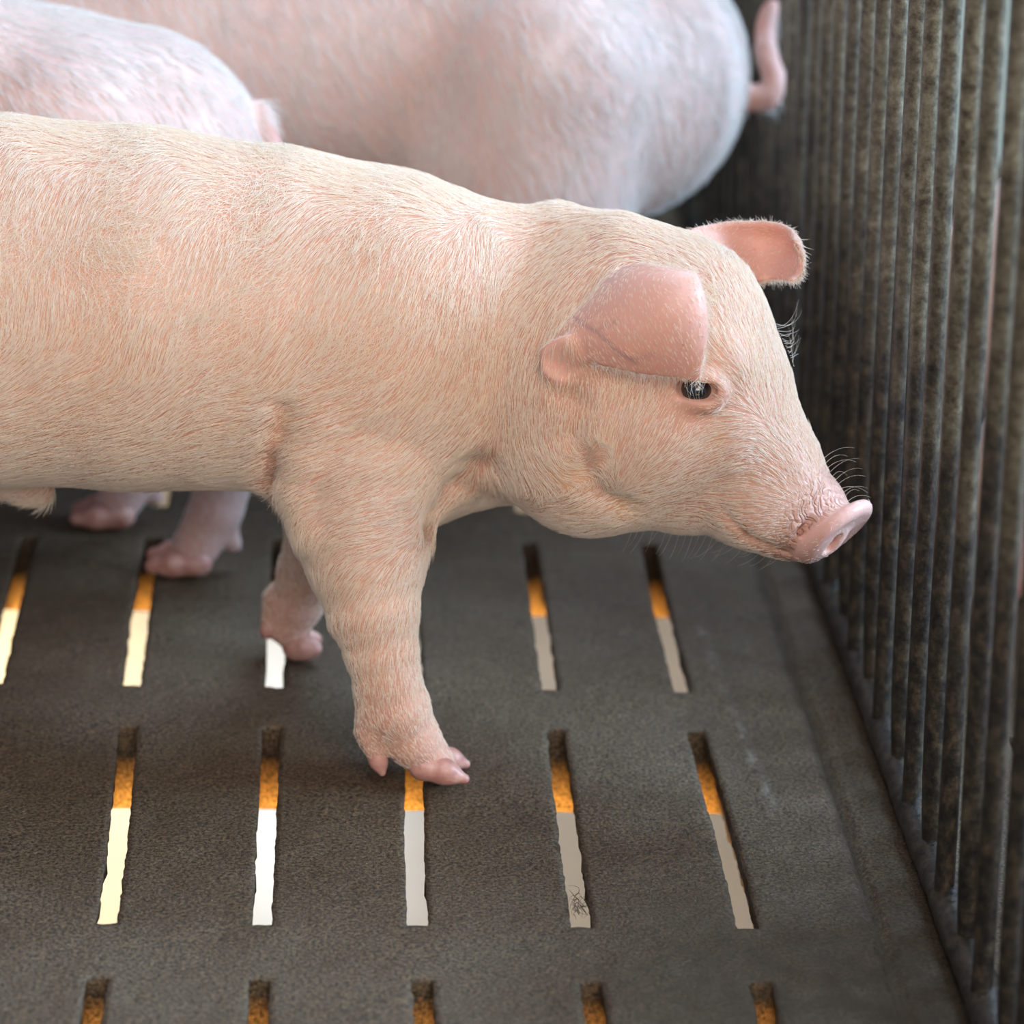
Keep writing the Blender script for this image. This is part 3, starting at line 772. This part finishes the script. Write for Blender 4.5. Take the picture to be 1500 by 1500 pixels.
# coat: direction of the lie read off the photograph (place -> direction in the picture, y down)
FLOW = [(-300, 400, -.6, .6), (0, 250, -.25, 1), (100, 300, -.25, 1), (60, 450, -.12, 1), (40, 540, -.7, .5), (120, 560, -.8, .45), (20, 620, -1, .25), (250, 260, -.45, 1), (300, 380, -.35, 1), (220, 500, -.25, 1),
        (250, 580, -.7, .5), (350, 600, -1, .15), (200, 650, -1, .25), (350, 690, -1, .2), (50, 680, -1, .3), (450, 330, -.6, .9), (500, 420, -.45, .9), (420, 520, -.6, .75), (480, 580, -.9, .35), (600, 400, -.4, 1), (650, 500, -.4, 1),
        (600, 600, -.6, .7), (480, 650, -.9, .3), (560, 680, -.8, .3), (640, 650, -.7, .5), (470, 740, -.9, .35), (600, 760, -1, .1), (540, 790, -1, .15), (440, 780, -.2, .9), (500, 840, -.5, .8), (580, 860, -.4, .9), (550, 930, -.2, 1), (560, 1000, .1, 1), (600, 1060, .4, .9), (640, 1110, .7, .7),
        (700, 350, -.4, .9), (720, 450, -.4, 1), (740, 560, -.15, 1), (700, 640, -.4, .8), (780, 400, -.5, .9), (800, 500, -.3, 1), (790, 600, -.05, 1), (740, 680, .3, .9), (790, 690, .8, .6), (820, 650, .2, 1), (840, 600, -.1, 1), (835, 690, .9, -.1), (860, 670, .5, -.8), (885, 690, .3, .9), (860, 720, -.9, .3), (820, 740, -.6, .3), (760, 730, -.6, .3),
        (900, 600, -.35, 1), (920, 680, -.5, .8), (930, 740, -1, .15), (880, 770, -1, .1), (980, 620, -.5, .85), (1000, 680, -.9, .45), (1000, 740, -1, -.05), (1060, 680, -.9, .3), (1100, 760, -1, .0), (1130, 800, -1, -.1), (1060, 790, -1, -.1), (1090, 640, -.7, .1), (1130, 660, -.7, -.5), (1180, 690, -.5, -.6), (1150, 590, -.4, -1), (1120, 540, -.6, -.9),
        (1070, 550, -.6, -.4), (1060, 480, -.5, -1), (1090, 420, -.6, -1), (1000, 380, -.9, -.6), (950, 340, -1, -.35), (880, 320, -1, .1), (860, 360, -.8, .7), (840, 420, -.5, .9), (950, 470, .3, .9), (1000, 500, .4, .9), (900, 430, .4, .8), (880, 500, .6, .7), (1000, 420, .6, .6),
        (1100, 360, .6, -.5), (1140, 350, .8, -.3), (1160, 385, .5, .8), (500, 250, -1, -.1), (650, 285, -1, -.1), (300, 215, -1, -.2), (100, 185, -1, -.1), (760, 310, -1, .15),
        (430, 850, -.3, 1), (420, 910, 0, 1)]
FLOW = np.array(FLOW, float); FLOW[:, 2:] /= np.linalg.norm(FLOW[:, 2:], axis=1)[:, None]
def pig_dir(P, n):
    # a point on the far flank takes the lie of its twin on the near flank
    q = P.copy(); far = (q[:, 1] > YB+0.01) & (q[:, 0] < 0.16); q[far, 1] = 2*YB-q[far, 1]
    uv = proj(q); out = np.zeros_like(P)
    d2 = ((uv[:, None]-FLOW[None, :, :2])**2).sum(-1)
    w = 1/(d2+500)**1.9
    v = (w[..., None]*FLOW[None, :, 2:]).sum(1)
    v /= np.maximum(np.linalg.norm(v, axis=1), 1e-6)[:, None]
    return v[:, :1]*_R - v[:, 1:]*_U + n*(v[:, 1:]*0)
def pig_dir_chunk(P, n):
    return np.concatenate([pig_dir(P[i:i+20000], n[i:i+20000]) for i in range(0, len(P), 20000)])
eyedist = np.minimum(np.linalg.norm(PV-EYES[0], axis=1), np.linalg.norm(PV-EYES[1], axis=1))
eyeopen = np.clip((eyedist-0.0095)/0.004, 0, 1)
dens = np.ones(len(PV))
cv = (CAM-PV)/np.linalg.norm(CAM-PV, axis=1)[:, None]
dens = (0.30+0.70*np.clip((PN*cv).sum(1)*3+0.6, 0, 1))*(0.45+0.55*np.clip((PV[:, 0]+0.17)/0.09, 0, 1))
headm = np.clip((PV[:, 0]-0.16)/0.03, 0, 1)*(PV[:, 2] > 0.06)
dens *= (1-0.72*earm)*(1-0.95*np.clip((0.036-snd)/0.012, 0, 1)*(axd < 0.0))*(1-0.85*disc)*eyeopen*(1-0.3*eyem)
dens *= np.where(PV[:, 2] < 0.012, 0.15, 1)*(1-0.35*np.clip((0.05-PV[:, 2])/0.03, 0, 1))
from mathutils.kdtree import KDTree
def plen(P):
    L_ = np.full(len(P), 0.0098)
    L_ -= 0.0030*np.clip((P[:, 0]-0.165)/0.04, 0, 1)*(P[:, 2] > 0.06)
    L_ *= np.where((P[:, 0] < 0.17) & (P[:, 2] < 0.125), 0.30+0.70*np.clip((P[:, 2]-0.02)/0.10, 0, 1)**1.3, 1.0)
    sdn = np.linalg.norm(P-sd_c, axis=1)
    L_ = L_*np.clip((sdn-0.004)/0.05, 0.22, 1)
    ps = near_ear[::5, ::5].reshape(-1, 3); fs = far_ear[::5, ::5].reshape(-1, 3)
    for S_ in (ps, fs):
        sel = np.flatnonzero(((P > S_.min(0)-.004) & (P < S_.max(0)+.004)).all(1))
        if len(sel):
            dd = np.concatenate([np.sqrt(((P[sel[i:i+4000]][:, None]-S_[None])**2).sum(-1)).min(1) for i in range(0, len(sel), 4000)])
            L_[sel] = np.where(dd < 0.0045, 0.0030, L_[sel])
    ed = np.minimum(np.linalg.norm(P-EYES[0], axis=1), np.linalg.norm(P-EYES[1], axis=1))
    return L_*np.clip((ed-0.006)/0.014, 0.3, 1)
add_hair('coat', piglet, PV, PQ, PN, dens, pig_dir_chunk, plen, 0.000105, 175000)

# long single hairs: lashes, brow, whiskers
W_ = []
def whisk(p, q, bend, n=7):
    p = np.asarray(p); q = np.asarray(q); b = np.asarray(bend); t = np.linspace(0, 1, n)[:, None]
    W_.append(p*(1-t)**2+2*t*(1-t)*b+q*t*t)
R_ = random.Random(5)
for i in range(18):      # brow and lashes of the far eye
    x, y = 1136+i*1.6, 474+i*3.6
    a = hp(x, y, -0.020); b = hp(1158+R_.uniform(-4, 18), y-R_.uniform(4, 42), -0.034)
    whisk(a, b, hp(1166+R_.uniform(-6, 6), y+R_.uniform(-8, 14), -0.032))
for i in range(8):      # near lashes hanging over the eye
    a = hp(1002+i*5.0, 553+R_.uniform(-2, 2), sE+0.004); b = hp(1006+i*4.4+R_.uniform(-9, 9), 582+R_.uniform(-8, 8), sE+0.008)
    whisk(a, b, (a+b)/2+HS*0.004)
for i in range(12):      # bridge of the snout
    x, y = 1214+i*3.4, 668+i*6.4
    a = hp(x-8, y+4, 0.004*R_.uniform(-1, 1)); b = hp(x+22+R_.uniform(-12, 16), y-2+R_.uniform(-14, 12), 0.004*R_.uniform(-2, 1))
    whisk(a, b, (a+b)/2+_U*0.004)
for i in range(24):      # chin
    x = 930+i*9.5
    a = hp(x, 762+i*2.0, R_.uniform(-0.01, 0.015)); b = hp(x+R_.uniform(-40, -12), 800+i*1.2+R_.uniform(-10, 14), R_.uniform(-0.012, 0.018))
    whisk(a, b, (a+b)/2-_U*0.003)
for i in range(9):       # cheek and lip
    a = hp(1065+i*14+R_.uniform(-6, 6), 735+R_.uniform(-30, 30), 0.026-i*.0008); b = a+HS*0.009-HF*0.010-np.array([0, 0, 0.003])
    whisk(a, b, (a+b)/2+HS*0.004)
strands('whiskers', piglet, W_, 0.00007)
fr = []
for S_, cen in ((near_ear, near_ear[30:50, 30:50].reshape(-1, 3).mean(0)), (far_ear, far_ear[30:50, 30:50].reshape(-1, 3).mean(0))):
    edges = [S_[-1, :], S_[14:, -1], S_[20:, 0]]
    for E_ in edges:
        for _ in range(420):
            t = R_.uniform(0, len(E_)-1.001); i = int(t); p = E_[i]*(1-(t-i))+E_[i+1]*(t-i)
            o_ = p-cen; o_ /= np.linalg.norm(o_); d = o_*0.8+np.array([R_.gauss(0, .3), R_.gauss(0, .3), R_.gauss(-.15, .3)])
            L_ = R_.uniform(0.0018, 0.0042); q = p+d*L_
            fr.append(np.array([p, (p+q)/2+o_*0.0004, q]))
strands('ear_fringe', piglet, fr, 0.00008)

# ------------------------------------------------------------------ the other pigs
def loc2w(o, face, sc):
    ca, sa = math.cos(face), math.sin(face)
    def f(p): x, y, z = p; return np.array([o[0]+sc*(ca*x-sa*y), o[1]+sc*(sa*x+ca*y), o[2]+sc*z])
    return f
def other_pig(name, label, origin, face, sc, legs, hair_n, head_drop=0.0, vox=0.0028, seed=3, lying=False, tail_up=False, rump=1.0, belly=0.0, group=None):
    T = loc2w(origin, face, sc)
    e = tag(empty(name, tuple(origin)), label, 'pig')
    ext = [T((x, y, z)) for x in (-0.42, 0.50) for y in (-0.12, 0.12) for z in (-0.01, 0.40)]
    lo = np.min(ext, 0)-0.01; hi = np.max(ext, 0)+0.01; lo[2] = -0.006
    C = Body(lo, hi, vox)
    side = T((0, 1, 0))-T((0, 0, 0)); s = sc
    def ch(pts, k=0.015, **kw): C.chain([(T(p), r*s) for p, r in pts], k=k*s, **kw)
    zc = 0.205 if not lying else 0.078
    ch([((-0.215, 0, zc-.004), 0.074*rump), ((-0.13, 0, zc+.002-belly*.6), 0.086*rump+belly*.7), ((0.0, 0, zc-.002-belly), 0.088+belly), ((0.12, 0, zc-.006), 0.083), ((0.19, 0, zc-.004), 0.074)], k=0.03, sq=side, fac=0.92)
    hx, hz = 0.30, zc-0.004-head_drop
    ch([((0.17, 0, zc), 0.072), ((hx-0.03, 0, hz+0.004), 0.060), ((hx+0.02, 0, hz), 0.050)], k=0.02, sq=side, fac=0.88)
    ch([((hx+0.02, 0, hz), 0.046), ((hx+0.08, 0, hz-0.03), 0.028), ((hx+0.11, 0, hz-0.042), 0.021)], k=0.02)
    ch([((hx+0.118, 0, hz-0.045), 0.021), ((hx+0.123, 0, hz-0.047), 0.021)], k=0.003)
    for q in (-1, 1):
        S, _ = bez([[T((hx-.005, q*.030, hz+.040)), T((hx-.02, q*.048, hz+.03)), T((hx-.02, q*.052, hz+.005))],
                    [T((hx+.02, q*.050, hz+.062)), T((hx+.015, q*.070, hz+.045)), T((hx+.005, q*.070, hz+.01))],
                    [T((hx+.045, q*.052, hz+.035)), T((hx+.055, q*.062, hz+.02)), T((hx+.045, q*.058, hz-.005))]], 40)
        C.cloud(S.reshape(-1, 3), np.full(1600, 0.0030), 0.006)
    for (x, y, fx, fy, hind) in legs:
        q = 1 if y > 0 else -1
        if lying:
            ch([((x, y*.9, 0.05), 0.034), ((x+0.03, y*1.3, 0.025), 0.020), ((fx, fy, 0.014), 0.012)], k=0.012); continue
        if hind:
            ch([((x+.01, y*.8, zc+0.005), 0.064), ((x+0.02, y, zc-0.075), 0.056)], k=0.010)
            ch([((x+0.02, y, zc-0.08), 0.050), ((fx-0.022, fy, 0.085), 0.0185), ((fx-0.010, fy, 0.036), 0.0130), ((fx, fy, 0.015), 0.0120)], k=0.010)
        else:
            ch([((x-0.01, y*.75, zc-0.02), 0.056), ((x, y, zc-0.085), 0.034)], k=0.02)
            ch([((x, y, zc-0.085), 0.033), ((fx-0.004, fy, 0.070), 0.0170), ((fx-0.004, fy, 0.036), 0.0135), ((fx, fy, 0.015), 0.0120)], k=0.010)
        ch([((fx-0.012, fy, 0.032), 0.008), ((fx-0.018, fy-.004, 0.014), 0.0045)], k=0.004)
    tp = []
    for t in np.linspace(0, 1, 16):
        a = 5.2*t if tail_up else 3.0*t
        if tail_up: tp.append(((-0.276-0.026*min(1, t*2.2)-0.004*math.sin(6*t), 0.008*math.sin(5*t), zc-0.012+0.045*max(0, t-0.35)/0.65), 0.0064-0.0026*t))
        else: tp.append(((-0.283-0.012*math.sin(a*.6), 0.010*math.sin(a), zc+0.030-0.060*t), 0.0062-0.0030*t))
    if not lying or tail_up: ch(tp, k=0.004)
    V, Q = C.mesh(2); N = vnormals(V, Q)
    bo = link_mesh('body', V, Q, PALE_SKIN, e)
    tw = T((hx+.12, 0, hz-.046)); dsn = np.linalg.norm(V-tw, axis=1)
    tlp = np.array([T(p) for p, _ in tp]); td = seg_d(V, list(tlp[3:]))
    low = np.clip((0.05*s-V[:, 2])/0.03, 0, 1)*(0.0 if lying else 0.45)
    pk = np.maximum.reduce([np.clip((0.04-dsn)/0.01, 0, 1)*.8, np.clip((0.010-td)/0.003, 0, 1)*.9, low])
    vattr(bo, 'pink', pk); 
    vattr(bo, 'dark', np.clip((0.010-td)/0.003, 0, 1)*0.35)
    for nme in ('yellow', 'vein', 'wrinkle'): vattr(bo, nme, np.zeros(len(V)))
    fwd = T((1, 0, 0))-T((0, 0, 0)); fwd = fwd/np.linalg.norm(fwd); sd = side/np.linalg.norm(side)
    def dirf(P, n):
        z = P[:, 2:3]/s
        return -fwd*(0.55+0*z)+np.array([0, 0, -1.0])*np.clip(1.0-0*z, 0, 1)
    def lenf(P): return np.where(P[:, 2] < 0.06*s, 0.004, 0.0125)
    dn2 = np.where(td < 0.009, 0.15, 1.0)*np.where(V[:, 2] < 0.014, 0.05, 1.0)
    add_hair('coat', e, V, Q, N, dn2, dirf, lenf, 0.00016, hair_n, lift=0.20, mat_=WHITE_HAIR, seed=seed, clump=0.004)
    for q in (-1, 1):
        V, Fs = sphere_mesh(T((hx+0.042, q*.0345, hz+0.012)), 0.0075*s, 14); link_mesh('eye', V, Fs, EYE, e)
    for (x, y, fx, fy, hind) in legs:
        for q in (-1, 1):
            r = 0.0075*s
            hx_ = T((fx-0.001, fy+q*.0066, 0.0)); tx_ = T((fx+0.022, fy+q*.0075, 0.0))
            hx_[2] = 0.0088*s; tx_[2] = 0.0045
            claw(e, hx_, tx_, r, r*.48, vox=0.0011, sole=0.0008)
    return e
# big pig behind, facing left, rump by the fence
other_pig('pig', 'large pale pig at the back showing its flank, curled tail touching the bars', (0.006, 0.600, 0.0), math.pi, 1.12,
          [(-0.19, 0.045, -0.215, 0.050, 1), (-0.18, -0.045, -0.165, -0.05, 1), (0.14, 0.045, 0.135, 0.045, 0), (0.14, -0.045, 0.16, -0.045, 0)],
          90000, tail_up=True, rump=1.0, belly=-0.010, seed=5)
# pig at the left, rump towards us
other_pig('pig', 'pale pig at the left edge behind the front piglet, rump rounded, hind feet stepping', (-0.245, 0.405, 0.0), math.pi, 1.06,
          [(-0.20, 0.036, -0.254, 0.012, 1), (-0.19, -0.040, -0.212, -0.052, 1), (0.14, 0.045, 0.135, 0.045, 0), (0.14, -0.045, 0.16, -0.045, 0)],
          70000, rump=1.0, seed=6)
# neighbours in the next pen
other_pig('pig', 'pale pig standing in the next pen, glimpsed between the rusty bars', (0.655, 0.33, 0.0), 0.0, 0.90,
          [(-0.19, 0.045, -0.215, 0.050, 1), (-0.18, -0.045, -0.165, -0.05, 1), (0.14, 0.045, 0.135, 0.045, 0), (0.14, -0.045, 0.16, -0.045, 0)],
          12000, seed=7)
other_pig('pig', 'pinkish pig lying down low behind the nearest fence bars', (0.640, -0.02, 0.0), 0.0, 0.84,
          [(-0.15, 0.05, -0.10, 0.075, 1), (-0.15, -0.05, -0.10, -0.075, 1), (0.14, 0.05, 0.19, 0.06, 0), (0.14, -0.05, 0.19, -0.06, 0)],
          12000, lying=True, seed=8)

# wisp of hair caught in a slot
wp = []
c_ = fl(848, 1325, 0.0)
for i in range(26):
    a = c_+np.array([R_.uniform(-.003, .003), R_.uniform(-.012, .008), 0.001]); b = c_+np.array([R_.uniform(-.005, .005), R_.uniform(-.016, .016), R_.uniform(-.001, .002)])
    t = np.linspace(0, 1, 8)[:, None]; m_ = (a+b)/2+np.array([R_.uniform(-.006, .006), 0, R_.uniform(0, .003)])
    wp.append(a*(1-t)**2+2*t*(1-t)*m_+b*t*t)
we = tag(empty('hair_wisp', tuple(c_)), 'small dark tangle of bristles caught in a floor slot below the snout side', 'hair')
strands('strands', we, wp, 0.00015, hair_material('old_hair', (0.05, 0.03, 0.015), (0.12, 0.07, 0.03)))
